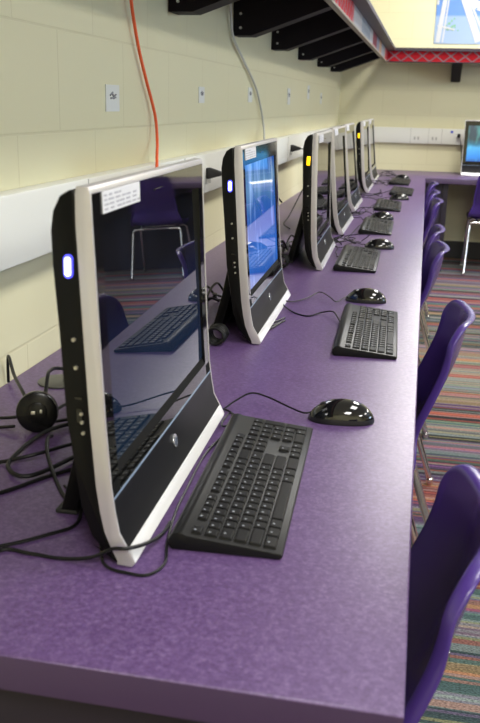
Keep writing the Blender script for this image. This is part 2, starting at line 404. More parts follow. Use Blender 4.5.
MB().box((0, -.006, 0), (PW, -.001, PH)).build('sheet', m, po, smooth_=False)
bar_n = [0]
def bar(mb, p, q, w, y=-.0075):
    bar_n[0] += 1; y -= .00004 * bar_n[0]
    p, q = Vector((p[0], y, p[1])), Vector((q[0], y, q[1])); d = q - p; n = Vector((d.z, 0, -d.x)).normalized() * w / 2
    mb.box((-w / 2, -.0012, 0), (w / 2, .0012, d.length), mtx=Matrix.Translation(p) @ Vector((0, 0, 1)).rotation_difference(d).to_matrix().to_4x4())
mb = MB()
bar(mb, (.03, .01), (.13, .90), .035); bar(mb, (.07, .01), (.14, .9), .012); bar(mb, (.01, .30), (.01, .93), .02)
bar(mb, (.10, .62), (.36, .02), .055); bar(mb, (.18, .50), (.42, .02), .016)
pts = [(.10, .62), (.2, .40), (.33, .29), (.5, .24), (.7, .27), (.9, .4), (1.05, .62)]
for a, b_ in zip(pts, pts[1:]): bar(mb, a, b_, .06)
pts2 = [(.19, .66), (.27, .52), (.38, .42), (.52, .37), (.68, .40), (.84, .5), (.95, .66)]
for a, b_ in zip(pts2, pts2[1:]): bar(mb, a, b_, .02, -.0078)
for a, b_ in zip(pts, pts2): bar(mb, a, b_, .014, -.0081)
bar(mb, (.6, .02), (.62, .26), .05); bar(mb, (.9, .02), (.88, .4), .05); bar(mb, (.02, .14), (.16, .11), .012, -.0082)
mb.build('white_structure', mat('poster_white', (.52, .53, .56), .5), po, smooth_=False)
mb = MB()
for _ in range(14):
    x, z = .09 + random.random() * .10, .10 + random.random() * .10
    mb.cyl((x, -.0088 - random.random() * .0002, z), .006 + .006 * random.random(), .0008, 'Y', 8)
mb.build('foliage_print', mat('poster_green', (.20, .40, .28), .5), po, smooth_=False)

# paper labels on the left wall
wl = ['nearest paper label on the left wall, left of the orange cable', 'paper label on the left wall midway between the orange and white cables',
      'paper label on the left wall directly beside the white cable', 'small paper label on the left wall, first beyond the white cable',
      'small paper label on the left wall, second beyond the white cable', 'farthest paper label on the left wall, nearest the room corner']
for i, (y, z, w_, h_) in enumerate([(2.098, .530, .095, .062), (2.98, .549, .075, .052), (3.83, .560, .085, .06), (4.93, .566, .09, .085), (5.75, .60, .085, .085), (6.45, .57, .08, .075)]):
    o = empty('wall_label', (WX, y, DESK + z), 0, wl[i], 'label', 'paper labels on the left wall')
    MB().box((0, -w_ / 2, -h_ / 2), (.0025, w_ / 2, h_ / 2)).build('paper', M['label'], o, smooth_=False)
    mb = MB()
    for k, (a, b_, c_, d_) in enumerate([(-.22, .10, -.02, .22), (-.05, .18, .05, -.02), (.04, .05, .22, .14), (-.18, .0, .2, .03)]):
        p, q = Vector((.0033, a * w_, b_ * h_)), Vector((.0033, c_ * w_, d_ * h_))
        mb.tube([p, q], .0022, 5, 1)
    mb.build('handwriting', M['ink'], o)

# ------------------------------------------------------------------ all-in-one computers
FRONT = [(.0000, .0008), (.0040, .0065), (-.0040, .022), (-.015, .042), (-.020, .068), (-.0245, .10), (-.031, .18), (-.037, .28), (-.0435, .40), (-.045, .43), (-.0475, .438)]
TH = [.018, .0215, .021, .018, .0185, .0185, .0185, .0185, .0185, .017, .013]
BACK = [(-.012, .003), (-.030, .012), (-.050, .035), (-.062, .070), (-.069, .12), (-.078, .18), (-.084, .28), (-.0895, .35), (-.091, .390), (-.088, .411), (-.080, .427), (-.068, .4345)]
W = .53; RIM = .0035
def fx(z):
    for a, b_ in zip(FRONT, FRONT[1:]):
        if a[1] <= z <= b_[1]: return a[0] + (b_[0] - a[0]) * (z - a[1]) / (b_[1] - a[1] + 1e-9)
    return FRONT[-1][0]
def skin_strip(mb, zs, y0, y1, off, th=.003, ny=1):
    """slab following the front curve between heights zs, from y0 to y1, its face set back by off"""
    prof = [(fx(z) - off, z) for z in zs] + [(fx(z) - off - th, z) for z in reversed(zs)]
    mb.prism(prof, y0, y1)
def computer(x, y, rz, tilt, label, led, screen, group, sticker=True, stand=True):
    r = empty('all_in_one_computer', (x, y, DESK + .0008), rz, label, 'computer', group)
    T = Matrix.Rotation(-tilt, 4, 'Y')
    H = W / 2
    def B(mb, name, m, parent=r, **k):
        if k.pop('tilted', True): bmesh.ops.transform(mb.bm, matrix=T, verts=mb.bm.verts)
        return mb.build(name, m, parent, **k)
    # silver rim: two sides, with rounded top corners, and the top edge
    mb = MB()
    prof = FRONT + [(p[0] - th, max(p[1], .002)) for p, th in reversed(list(zip(FRONT, TH)))]
    for s0 in (-H, H - RIM): mb.prism(prof, s0, s0 + RIM, bev=.0005)
    mb.prism([(fx(.43) , .430), (fx(.437), .438), (fx(.437) - .013, .438), (fx(.43) - .018, .430)], -H + RIM, H - RIM, bev=.0012)
    B(mb, 'silver_frame', M['silver'])
    # black casing
    bp = [(p[0] - th + .0005, p[1]) for p, th in zip(FRONT[1:-1], TH[1:-1])] + BACK[::-1]
    casing = B(MB().prism(bp, -H + .001, H - .001, bev=.003), 'casing', M['casing'])
    mb = MB()
    for k in range(9): mb.box((-.0915, -.12 + .03 * k, .30), (-.083, -.105 + .03 * k, .37))
    mb.box((-.0830, -.10, .20), (-.0765, .10, .24), .001)
    B(mb, 'vent', M['bezel'], casing)
    # bezel, screen, grille, lip
    yi = H - RIM - .0005
    zb = [.10, .18, .28, .40, .43]
    mb = MB()
    skin_strip(mb, zb, -yi, -yi + .028, .001, .012); skin_strip(mb, zb, yi - .028, yi, .001, .012)
    skin_strip(mb, [.395, .40, .43], -yi + .028, yi - .028, .001, .012); mb.prism([(fx(.084) - .001, .084), (fx(.104) - .001, .104), (fx(.104) - .0125, .104), (fx(.084) - .012, .084)], -yi + .028, yi - .028); mb.mi = 1; mb.prism([(fx(.104) - .0018, .1041), (fx(.1045) - .0018, .1046), (fx(.114) - .0068, .114), (fx(.104) - .0125, .1041)], -yi + .0285, yi - .0285)
    skin_strip(mb, [.084, .10], -yi, -yi + .028, .001, .006); skin_strip(mb, [.084, .10], yi - .028, yi, .001, .006)
    bz = B(mb, 'bezel', [M['bezel'], M['matte']], angle=.3)
    mb = MB(); sc_z = [.112, .18, .28, .395]
    # the panel is flat: one chord from bottom to top
    x0, x1 = fx(.112) - .0065, fx(.395) - .0065
    mb.prism([(x0, .112), (x1, .395), (x1 - .003, .395), (x0 - .003, .112)], -yi + .028, yi - .028)
    B(mb, 'screen', screen, smooth_=False)
    mb = MB(); mb.box((fx(.414) - .001, -.02, .4125), (fx(.414) + .0003, .02, .4145)); B(mb, 'webcam', M['glass'], bz)
    mb = MB(); skin_strip(mb, [.0225, .042, .068, .0815], -yi, yi, .0005, .008); gr = B(mb, 'speaker_panel', M['grille'], angle=1.0)
    mb = MB(); skin_strip(mb, [.0818, .0838], -yi, yi, .0000, .006); B(mb, 'accent_strip', M['blue_line'])
    mb = MB(); skin_strip(mb, [.0012, .005, .0222], -yi - .0003, yi + .0003, -.0008, .008); B(mb, 'front_lip', M['white_lip'], angle=1.0)
    # badge on the speaker panel
    bx = fx(.056) + .0005; nrm = Vector((1, 0, .22)).normalized()
    mb = MB(); mb.cyl((bx, 0, .056), .0095, .003, nrm, 24, .0006); lg = B(mb, 'badge', M['logo'])
    mb = MB()
    for (dy, z0, z1) in ((-.0045, -.005, .0072), (-.0008, -.005, .0015), (.0022, -.0078, .003), (.0058, -.003, .003)):
        sl = .3
        mb.tube([(bx + .0018 - .22 * z0, dy + sl * z0, .056 + z0), (bx + .0018 - .22 * z1, dy + sl * z1, .056 + z1)], .0008, 5, 1)
    for (ya, yb, z) in ((-.0045, -.0008, .0015), (.0022, .0058, .003), (.0022, .0058, -.003)):
        mb.tube([(bx + .0018 - .22 * z, ya + .3 * z, .056 + z), (bx + .0018 - .22 * z, yb + .3 * z, .056 + z)], .0008, 5, 1)
    B(mb, 'badge_letters', M['logo_ink'], lg)
    if sticker:
        mb = MB(); zc = [.406, .418, .430]; skin_strip(mb, zc, -H + .036, -H + .175, -.0004, .001); st = B(mb, 'sticker', M['sticker'], angle=1.0)
        mb = MB(); rnd = random.Random(3)
        for z in (.425, .420, .415, .410):
            yy_ = -H + .042
            while yy_ < -H + (.165 if z < .424 else .10):
                w_ = rnd.uniform(.006, .018); mb.box((fx(z) + .0003, yy_, z - .0011), (fx(z) + .0007, yy_ + w_, z + .0011)); yy_ += w_ + rnd.uniform(.003, .012)
        B(mb, 'printed_lines', M['print'], st, smooth_=False)
    # the side with power light, buttons and sockets
    xs = lambda z: fx(z) - .0175 - .012
    if led == 'white':
        mb = MB(); mb.cyl((xs(.355) , -H, .361), .0050, .004, 'Y', 20); mb.cyl((xs(.355), -H, .345), .0050, .004, 'Y', 20); mb.box((xs(.355) - .0050, -H - .002, .345), (xs(.355) + .0050, -H + .002, .361))
        h = B(mb, 'power_light', M['led_halo'])
        mb = MB(); mb.cyl((xs(.355), -H - .0012, .360), .0033, .004, 'Y', 20); mb.cyl((xs(.355), -H - .0012, .346), .0033, .004, 'Y', 20); mb.box((xs(.355) - .0033, -H - .0032, .346), (xs(.355) + .0033, -H + .0008, .360))
        B(mb, 'glowing_core', M['led_white'], h)
    elif led == 'amber':
        mb = MB(); mb.box((xs(.355) - .0055, -H - .002, .337), (xs(.355) + .0055, -H + .002, .365), .001)
        B(mb, 'power_light', M['led_amber'])
    for z in (.272, .240):
        B(MB().cyl((xs(z), -H, z), .0022, .004, 'Y', 12), 'side_button', M['port'])
    mb = MB(); mb.box((xs(.205) - .004, -H - .001, .203), (xs(.205) + .004, -H + .002, .206)); mb.box((xs(.19) - .003, -H - .0005, .176), (xs(.19) + .003, -H + .002, .192)); B(mb, 'card_slot', M['bezel'])
    for z in (.186, .176, .163): B(MB().cyl((xs(z) + .002, -H, z), .0020, .003, 'Y', 12), 'audio_jack', M['port'])
    # easel stand behind
    if stand:
        tx = math.sin(tilt) * .25
        mb = MB(); mb.prism([(-.055 - tx, .26), (-.076 - tx, .26), (-.112 , .085), (-.132, .010), (-.136, .0005), (-.112, .0005), (-.090, .085)], -.15, .15, bev=.003)
        st = mb.build('stand', M['casing'], r)
        MB().box((-.140, -.152, .0003), (-.110, .152, .006), .0015).build('foot_pad', M['rubber'], st)
    return r
ST = [  # x, y, rz, tilt, led, screen, label
    (-.303, 1.135, .022, -.012, 'white', 'screen_dark', 'nearest all-in-one computer, its dark screen mirroring the keyboard before it'),
    (-.338, 2.146, .021, .012, 'white', 'screen_blue', 'second computer from the front, its screen lit with a blue picture'),
    (-.307, 3.112, .020, -.03, 'amber', 'glass', 'third computer from the front, amber power light and dark screen'),
    (-.312, 3.972, .0, .035, None, 'glass', 'fourth computer from the front, dark screen, close behind the amber-lit third one'),
    (-.327, 4.828, .0, .06, None, 'glass', 'fifth computer from the front along the left wall, screen dark'),
    (-.327, 5.890, .0, .03, 'amber', 'glass', 'second farthest computer on the left wall counter, with an amber power light'),
    (-.332, 6.700, .0, .05, None, 'glass', 'farthest computer on the left wall counter, only its right edge showing'),
]
comps = []
for x, y, rz, ti, led, sc_, lab in ST:
    comps.append(computer(x, y, rz, ti, lab, led, M[sc_], 'all-in-one computers along the left wall'))
computer(.568, 7.49, -PI / 2, .0, 'computer with a lit sea-blue screen on the counter by the far wall', None, M['screen_sea'], None, sticker=False)

# ------------------------------------------------------------------ keyboards
KL, KW = .438, .140
def deck(x): return .0215 - (x + .05) * .105
kmesh = {}
def key_mesh(w, d):
    k = (round(w, 4), round(d, 4))
    if k not in kmesh:
        mb = MB(); b = bmesh.new(); bmesh.ops.create_cube(b, size=1)
        for v in b.verts:
            top = v.co.z > 0; s_ = .0016 if top else .0004
            v.co = Vector((math.copysign(d / 2 - s_, v.co.x), math.copysign(w / 2 - s_, v.co.y), .0036 if top else 0))
        bmesh.ops.bevel(b, geom=[e for e in b.edges if any(v.co.z > .001 for v in e.verts)], offset=.0008, segments=1, affect='EDGES')
        mb.merge(b)
        if d < .03 and w < .03:
            mb.mi = 1; mb.box((-.0035, -.004, .00355), (-.001, -.0015, .00375))
        me = bpy.data.meshes.new('key'); mb.bm.to_mesh(me); mb.bm.free()
        me.materials.append(M['key']); me.materials.append(M['key_mark'])
        kmesh[k] = me
    return kmesh[k]
U = .0188; P6 = .0182
def layout():
    y0 = -KL / 2 + .0075; main, nav, pad = y0, y0 + 15 * U + .004, y0 + 18 * U + .008
    xr = [-.039 + P6 * i for i in range(6)]
    ks = []
    def row(i, start, ws):
        y = start
        for w_ in ws:
            if w_ > 0: ks.append((xr[i], y + w_ * U / 2, w_ * U - .0012, (P6 if i else P6 * .8) - .0012))
            y += abs(w_) * U
    row(0, main, [1, -1, 1, 1, 1, 1, -.5, 1, 1, 1, 1, -.5, 1, 1, 1, 1]); row(0, nav, [1, 1, 1])
    row(1, main, [1] * 13 + [2]); row(1, nav, [1, 1, 1]); row(1, pad, [1, 1, 1, 1])
    row(2, main, [1.5] + [1] * 12 + [1.5]); row(2, nav, [1, 1, 1]); row(2, pad, [1, 1, 1])
    row(3, main, [1.75] + [1] * 11 + [2.25]); row(3, pad, [1, 1, 1])
    row(4, main, [2.25] + [1] * 10 + [2.75]); row(4, nav, [-1, 1]); row(4, pad, [1, 1, 1])
    row(5, main, [1.5, 1.25, 1.25, 6.25, 1.25, 1.25, 2.25]); row(5, nav, [1, 1, 1]); row(5, pad, [2, 1])
    ks.append(((xr[2] + xr[3]) / 2, pad + 3.5 * U, U - .0012, 2 * P6 - .0012)); ks.append(((xr[4] + xr[5]) / 2, pad + 3.5 * U, U - .0012, 2 * P6 - .0012))
    return ks
KEYS = layout()
KB_PROF = [(-.068, .0005), (-.0715, .006), (-.0715, .014), (-.067, .021), (-.060, .0235), (-.054, .0225), (-.050, .0205), (.066, deck(.066) - .001), (.069, .0070), (.0695, .004), (.066, .0005)]
ca = math.atan(.105)
def keyboard(x, y, rz, label, individual, cord):
    r = empty('keyboard', (x, y, DESK), rz, label, 'keyboard', 'black keyboards on the left counter')
    MB().prism(KB_PROF, -KL / 2, KL / 2, bev=.0012).build('case', M['key_case'], r)
    if individual:
        for kx, ky, w_, d_ in KEYS:
            o = bpy.data.objects.new('key', key_mesh(w_, d_)); C.objects.link(o); o.parent = r
            o.location = (kx, ky, deck(kx) - .0012); o.rotation_euler = (0, ca, 0)
    else:
        mb = MB()
        for kx, ky, w_, d_ in KEYS:
            b = bmesh.new(); b.from_mesh(key_mesh(w_, d_))
            bmesh.ops.transform(b, matrix=Matrix.Translation((kx, ky, deck(kx) - .0012)) @ Matrix.Rotation(ca, 4, 'Y'), verts=b.verts); mb.merge(b)
        mb.build('keys', M['key'], r, smooth_=False)
    if cord:
        inv = (Matrix.Translation((x, y, DESK)) @ Matrix.Rotation(rz, 4, 'Z')).inverted()
        MB().tube([inv @ Vector((p[0], p[1], DESK + p[2])) for p in cord], .0019, 8, 8).build('cable', M['cable'], r)
    return r
z0 = .0024
KB = [
    (-.206, 1.147, .040, 'nearest black keyboard, in front of the computer with the dark mirroring screen', True,
     [(-.277, 1.29, .012), (-.290, 1.262, .006), (-.296, 1.20, z0), (-.291, 1.10, z0), (-.286, 1.02, z0), (-.274, .94, z0), (-.262, .888, z0), (-.272, .858, z0), (-.296, .855, z0), (-.33, .868, z0), (-.36, .93, z0), (-.40, .99, z0), (-.46, 1.06, z0)]),
    (-.098, 2.064, .030, 'second keyboard from the front, before the blue-lit screen', True,
     [(-.168, 2.10, .012), (-.180, 2.155, .010), (-.198, 2.20, .016), (-.229, 2.227, .006), (-.26, 2.19, z0), (-.300, 2.215, z0), (-.335, 2.262, .008), (-.345, 2.30, .012)]),
    (-.197, 3.082, .014, 'third keyboard from the front, before the amber-lit third computer', True,
     [(-.266, 3.12, .012), (-.275, 3.10, .008), (-.283, 3.15, .012), (-.295, 3.24, z0), (-.30, 3.36, z0), (-.335, 3.42, z0), (-.40, 3.44, z0)]),
    (-.182, 3.985, .012, 'fourth keyboard from the front, between the third and fourth mice', False,
     [(-.252, 4.0, .012), (-.262, 3.95, .01), (-.275, 3.80, z0), (-.283, 3.65, z0), (-.30, 3.52, z0), (-.36, 3.50, z0), (-.42, 3.53, z0)]),
    (-.170, 4.885, .012, 'fifth keyboard from the front, before the fifth computer', False,
     [(-.24, 4.92, .012), (-.255, 4.85, .01), (-.27, 4.70, z0), (-.285, 4.50, z0), (-.31, 4.42, z0), (-.38, 4.40, z0), (-.44, 4.43, z0)]),
    (-.120, 5.760, -.015, 'second farthest keyboard on the left counter, just before the last one', False,
     [(-.19, 5.80, .012), (-.21, 5.70, .01), (-.25, 5.60, z0), (-.28, 5.50, z0), (-.33, 5.46, z0), (-.42, 5.46, z0)]),
    (-.155, 6.510, -.02, 'farthest keyboard on the left counter, near the far wall', False,
     [(-.225, 6.5, .012), (-.25, 6.42, .01), (-.28, 6.34, z0), (-.34, 6.30, z0), (-.42, 6.31, z0)]),
]
for k in KB: keyboard(*k)

# ------------------------------------------------------------------ mice
def mouse(x, y, rz, label, cord):
    r = empty('computer_mouse', (x, y, DESK), rz, label, 'mouse', 'glossy black mice on the left counter')
    def shell(fz, lo, hi, name, m, par):
        b = bmesh.new(); bmesh.ops.create_uvsphere(b, u_segments=40, v_segments=24, radius=1)
        for v in b.verts:
            px, py, pz = v.co
            k = 1 - .14 * px if px < 0 else 1 - .05 * px
            hz = .0365 * (1 - .10 * (px - .15) ** 2 - .10 * max(0, -px))
            sx = math.copysign(abs(px) ** .85, px); sy = math.copysign(abs(py) ** .85, py)
            v.co = Vector((sx * .0575, sy * .0305 * k, max(0, pz) * hz + .0015 if pz >= 0 else .0005))
        bm2 = MB(); bm2.merge(b); 
        bm2.bm.verts.ensure_lookup_table()
        bmesh.ops.bisect_plane(bm2.bm, geom=bm2.bm.verts[:] + bm2.bm.edges[:] + bm2.bm.faces[:], plane_co=(0, 0, lo), plane_no=(0, 0, -1), clear_outer=True)
        bmesh.ops.bisect_plane(bm2.bm, geom=bm2.bm.verts[:] + bm2.bm.edges[:] + bm2.bm.faces[:], plane_co=(0, 0, hi), plane_no=(0, 0, 1), clear_outer=True)
        return bm2.build(name, m, par, angle=1.2)
    shell(0, -1, .0095, 'base', M['mouse_side'], r)
    top = shell(0, .0095, 1, 'top_shell', M['mouse'], r)
    w_ = MB().cyl((-.030, 0, .0225), .0098, .0065, 'Y', 20, .001).build('scroll_wheel', M['rubber'], r)
    inv = (Matrix.Translation((x, y, DESK)) @ Matrix.Rotation(rz, 4, 'Z')).inverted()
    MB().tube([inv @ Vector((p[0], p[1], DESK + p[2])) for p in cord], .0017, 8, 8).build('cable', M['cable'], r)
    return r
MS = [
    (-.105, 1.440, .06, 'nearest glossy black mouse, beyond the nearest keyboard',
     [(-.157, 1.435, .012), (-.170, 1.432, .010), (-.196, 1.447, .012), (-.241, 1.470, .020), (-.272, 1.472, .024), (-.297, 1.449, .014), (-.319, 1.412, .004), (-.345, 1.415, z0), (-.40, 1.44, z0)]),
    (-.128, 2.424, -.03, 'second mouse from the front, at the far end of the second keyboard',
     [(-.180, 2.424, .012), (-.192, 2.38, .012), (-.205, 2.34, .012), (-.226, 2.371, .018), (-.261, 2.443, .014), (-.287, 2.385, .008), (-.32, 2.33, .006), (-.345, 2.32, .01)]),
    (-.142, 3.400, .05, 'third mouse from the front, between the third and fourth keyboards',
     [(-.195, 3.40, .012), (-.215, 3.42, .01), (-.24, 3.50, z0), (-.26, 3.42, .008), (-.275, 3.30, .012), (-.30, 3.36, z0), (-.33, 3.40, z0), (-.38, 3.42, z0)]),
    (-.178, 4.320, .04, 'fourth mouse from the front, between the fourth and fifth keyboards',
     [(-.23, 4.32, .012), (-.245, 4.36, .006), (-.26, 4.25, z0), (-.28, 4.30, .008), (-.30, 4.32, z0), (-.36, 4.33, z0)]),
    (-.125, 5.300, .04, 'fifth mouse from the front, between the fifth and sixth keyboards',
     [(-.177, 5.30, .012), (-.21, 5.33, .006), (-.25, 5.22, z0), (-.28, 5.30, z0), (-.33, 5.32, z0), (-.40, 5.34, z0)]),
    (-.150, 6.840, -.10, 'farthest mouse, beyond the last keyboard near the far wall',
     [(-.203, 6.84, .012), (-.23, 6.90, .006), (-.255, 7.02, .004), (-.29, 7.10, z0), (-.34, 7.03, z0), (-.40, 7.0, z0)]),
]
for a in MS: mouse(*a)

# ------------------------------------------------------------------ loose cables, plugs, grommets
def cable(name, pts, r, label, cat='cable', m='cable', group=None, sub=8):
    o = MB().tube([(p[0], p[1], DESK + p[2]) for p in pts], r, 8, sub).build(name, M[m])
    return tag(o, label, cat, group)
g = 'cables behind the nearest computer'
cable('power_cable', [(-.462, .79, .003), (-.462, .866, .003), (-.425, .869, .003), (-.385, .867, .003), (-.345, .8625, .012), (-.318, .862, .027), (-.300, .862, .030), (-.289, .90, .018), (-.284, .95, .006), (-.285, .99, .0026)], .0024, 'black cable crossing the near bottom corner of the nearest computer', group=g)
cable('power_cable', [(-.58, .78, .003), (-.53, .845, .003), (-.467, .877, .003), (-.421, .921, .003), (-.40, .96, .003), (-.43, 1.05, .003)], .0024, 'black cable running in from the left edge under the nearest computer', group=g)
cable('data_cable', [(-.745, 1.47, .0035), (-.735, 1.455, .06), (-.687, 1.379, .05), (-.635, 1.30, .052), (-.607, 1.262, .047)], .0030, 'black cable rising from the reel up towards the wall', group=g)
cable('data_cable', [(-.592, 1.298, .047), (-.605, 1.34, .068), (-.623, 1.39, .060), (-.635, 1.455, .045), (-.60, 1.50, .025), (-.52, 1.46, .012), (-.46, 1.34, .004)], .0034, 'black cable arching from the reel over the desk grommet', group=g)
cable('data_cable', [(-.749, 1.30, .003), (-.71, 1.285, .004), (-.665, 1.268, .010), (-.625, 1.255, .020)], .0028, 'upper of two black cables leading left from the reel', group=g)
cable('data_cable', [(-.749, 1.22, .003), (-.70, 1.235, .003), (-.655, 1.235, .006), (-.618, 1.232, .013)], .0028, 'lower of two black cables leading left from the reel', group=g)
cable('data_cable', [(-.575, 1.285, .022), (-.565, 1.33, .024), (-.54, 1.37, .012), (-.47, 1.40, .003)], .0028, 'upper black cable from the reel towards the nearest computer', group=g)
cable('data_cable', [(-.565, 1.265, .014), (-.54, 1.29, .012), (-.50, 1.30, .006), (-.44, 1.28, .003)], .0028, 'lower black cable from the reel towards the nearest computer', group=g)
cable('data_cable', [(-.44, 1.27, .004), (-.50, 1.29, .008), (-.54, 1.272, .010), (-.566, 1.214, .010), (-.568, 1.117, .008), (-.552, 1.079, .008), (-.524, 1.064, .008), (-.501, 1.092, .008), (-.47, 1.19, .006), (-.44, 1.24, .004)], .0034, 'thick black cable loop lying below the reel', group=g)
cable('data_cable', [(-.70, 1.08, .003), (-.62, 1.10, .003), (-.583, 1.111, .004), (-.533, 1.125, .016), (-.495, 1.19, .012), (-.45, 1.22, .003)], .0030, 'black cable crossing the loop below the reel', group=g)
cable('data_cable', [(-.66, .88, .003), (-.60, .95, .003), (-.536, 1.015, .003), (-.496, 1.081, .003), (-.46, 1.13, .003)], .0030, 'black cable in from the left edge below the loop', group=g)
cable('data_cable', [(-.548, 1.22, .008), (-.535, 1.175, .022), (-.515, 1.129, .016), (-.476, 1.069, .004), (-.440, 1.02, .003), (-.42, 1.03, .003)], .0030, 'black cable dangling from the reel down to the desk', group=g)
cable('data_cable', [(-.345, 1.425, .003), (-.315, 1.432, .003), (-.291, 1.41, .003), (-.284, 1.37, .004), (-.292, 1.335, .008), (-.300, 1.36, .006), (-.297, 1.40, .007), (-.288, 1.385, .011), (-.286, 1.33, .004), (-.290, 1.27, .003), (-.296, 1.25, .003)], .0017, 'thin black lead looped beside the far end of the nearest computer')
# reel standing among the cables
rl = empty('cable_reel', (-.586, 1.252, DESK), .32, 'round black cable reel standing on edge among the cables', 'cable reel')
mb = MB(); T_ = Matrix.Translation((0, 0, .0345)) @ Matrix.Rotation(-.18, 4, 'X')
mb.cyl((0, 0, 0), .034, .020, 'Y', 40, .005); bmesh.ops.transform(mb.bm, matrix=T_, verts=mb.bm.verts); mb.build('reel_body', M['reel'], rl)
mb = MB(); mb.cyl((0, -.0105, 0), .017, .004, 'Y', 28, .0012); bmesh.ops.transform(mb.bm, matrix=T_, verts=mb.bm.verts); mb.build('hub', M['reel'], rl)
mb = MB(); mb.box((-.009, -.0140, -.003), (-.002, -.012, .003), .0006); mb.box((.005, -.0140, -.001), (.009, -.012, .005), .0006); bmesh.ops.transform(mb.bm, matrix=T_, verts=mb.bm.verts); mb.build('clip', M['port'], rl)
for i, (x, y, lab) in enumerate([(-.655, 1.505, 'grey round cable grommet in the counter behind the nearest computer'), (-.655, 3.45, 'grey round cable grommet in the counter behind the third computer')]):
    o = empty('desk_grommet', (x, y, DESK), .3, lab, 'grommet')
    MB().cyl((0, 0, .0018), .042, .0034, 'Z', 40, .001).build('cap', M['grommet'], o)
    MB().box((.006, -.008, .003), (.040, .008, .0042), .0008).build('slot', M['rubber'], o)

# wall cables hanging from the shelf
hang_top = BD
oc = [(WX + .028, 2.10, BD - .001), (WX + .026, 2.155, DESK + .85), (WX + .017, 2.2, DESK + .762), (WX + .012, 2.268, DESK + .662), (WX + .012, 2.334, DESK + .579), (WX + .014, 2.406, DESK + .489), (WX + .022, 2.40, DESK + .421), (WX + .044, 2.325, DESK + .368), (WX + .054, 2.30, DESK + .25), (WX + .06, 2.32, DESK + .06), (WX + .07, 2.45, DESK + .0032)]
tag(MB().tube(oc, .0042, 10, 10).build('orange_cable', M['orange']), 'orange cable hanging down the left wall behind the nearest computer', 'cable')
wc = [(WX + .03, 3.325, BD - .001), (WX + .017, 3.341, DESK + .885), (WX + .013, 3.365, DESK + .819), (WX + .012, 3.43, DESK + .755), (WX + .011, 3.62, DESK + .692), (WX + .012, 3.92, DESK + .582), (WX + .016, 4.07, DESK + .453), (WX + .046, 3.96, DESK + .366), (WX + .053, 3.94, DESK + .25), (WX + .06, 4.1, DESK + .06), (WX + .07, 4.08, DESK + .0032)]
tag(MB().tube(wc, .0048, 10, 10).build('white_cable', M['white_cable']), 'white cable hanging down the left wall behind the second computer', 'cable')

def plug_cable(y, zz, label, pts, scale=.75):
    """power adapter plug in the raceway with its lead"""
    x0 = WX + .0425
    r = empty('power_plug', (x0, y, DESK + zz), 0, label, 'plug', 'plugs in the wall raceway')
    mb = MB(); k = scale
    mb.prism([(0, -.024 * k), (.012, -.024 * k), (.050, -.009 * k), (.056, -.005 * k), (.056, .005 * k), (.050, .009 * k), (.012, .024 * k), (0, .024 * k)], -.016 * k, .016 * k, bev=.003)
    mb.build('plug_body', M['rubber'], r)
    MB().tube([Vector(p) - Vector((x0, y, zz)) for p in pts], .0028, 8, 8).build('cable', M['cable'], r)
plug_cable(2.90, .298, 'black plug in the raceway between the nearest and second computers', [(WX + .096, 2.90, .298), (WX + .13, 2.90, .29), (WX + .17, 2.88, .22), (WX + .15, 2.84, .10), (WX + .17, 2.76, .02), (WX + .2, 2.66, .003), (WX + .28, 2.5, .003)])
plug_cable(4.80, .298, 'black plug in the raceway between the second and third computers', [(WX + .096, 4.80, .298), (WX + .15, 4.75, .285), (WX + .19, 4.55, .20), (WX + .17, 4.30, .10), (WX + .15, 4.10, .02), (WX + .15, 3.95, .003), (WX + .2, 3.8, .003)])
# the far one sits in the end-wall raceway
r = empty('power_plug', (.272, EY - .0425, DESK + .305), 0, 'black plug in the far wall raceway beside the sea-blue screen', 'plug')
MB().box((-.012, -.035, -.016), (.012, 0, .016), .004).build('plug_body', M['rubber'], r)
MB().tube([(0, -.034, -.002), (.01, -.06, -.03), (.03, -.07, -.12), (.04, -.06, -.24), (.06, -.08, -.296), (.14, -.12, -.302)], .0035, 8, 8).build('cable', M['cable'], r)

def wander(a, b_, n, amp, zamp, seed):
    rnd = random.Random(seed); out = []
    for i in range(n + 1):
        t_ = i / n; k = 0 if i in (0, n) else 1
        out.append((a[0] + (b_[0] - a[0]) * t_ + k * rnd.uniform(-amp, amp), a[1] + (b_[1] - a[1]) * t_ + k * rnd.uniform(-amp, amp) * 1.6, max(.003, a[2] + (b_[2] - a[2]) * t_ + k * rnd.uniform(0, zamp))))
    return out
# bundles behind each further computer
ords = ['second', 'third', 'fourth', 'fifth', 'sixth', 'seventh']
for i in range(1, 7):
    x, y = ST[i][0], ST[i][1]
    for j in range(4 if i < 3 else 2):
        a = (x - .17 - .03 * j, y - .30 + .06 * j, .003); b_ = (x - .12 - .02 * j, y + .28 - .05 * j, .003)
        pts = wander(a, b_, 7, .035, .05, 10 * i + j)
        pts = [(min(p[0], x - .165) if abs(p[1] - y) < .19 else p[0], p[1], p[2]) for p in pts]
        cable('power_cable', pts, .0032, 'black cable tangled on the counter behind the %s computer' % ords[i - 1], group='cables behind the %s computer' % ords[i - 1])
def coil(x, y, label, R=.019, n=5, rz=0.):
    pts = []
    for k in range(n * 12 + 1):
        a = 2 * PI * k / 12
        pts.append((x + math.cos(a) * R * (1 + .06 * math.sin(k * 1.7)), y + (k / (n * 12) - .5) * .05, .0035 + R * 1.08 + math.sin(a) * R))
    cable('cable_coil', pts, .0034, label, 'cable coil', sub=2)
coil(-.425, 1.86, 'coiled black cable standing beside the near bottom corner of the second computer')
coil(-.435, 2.86, 'coiled black cable beside the near bottom corner of the third computer')
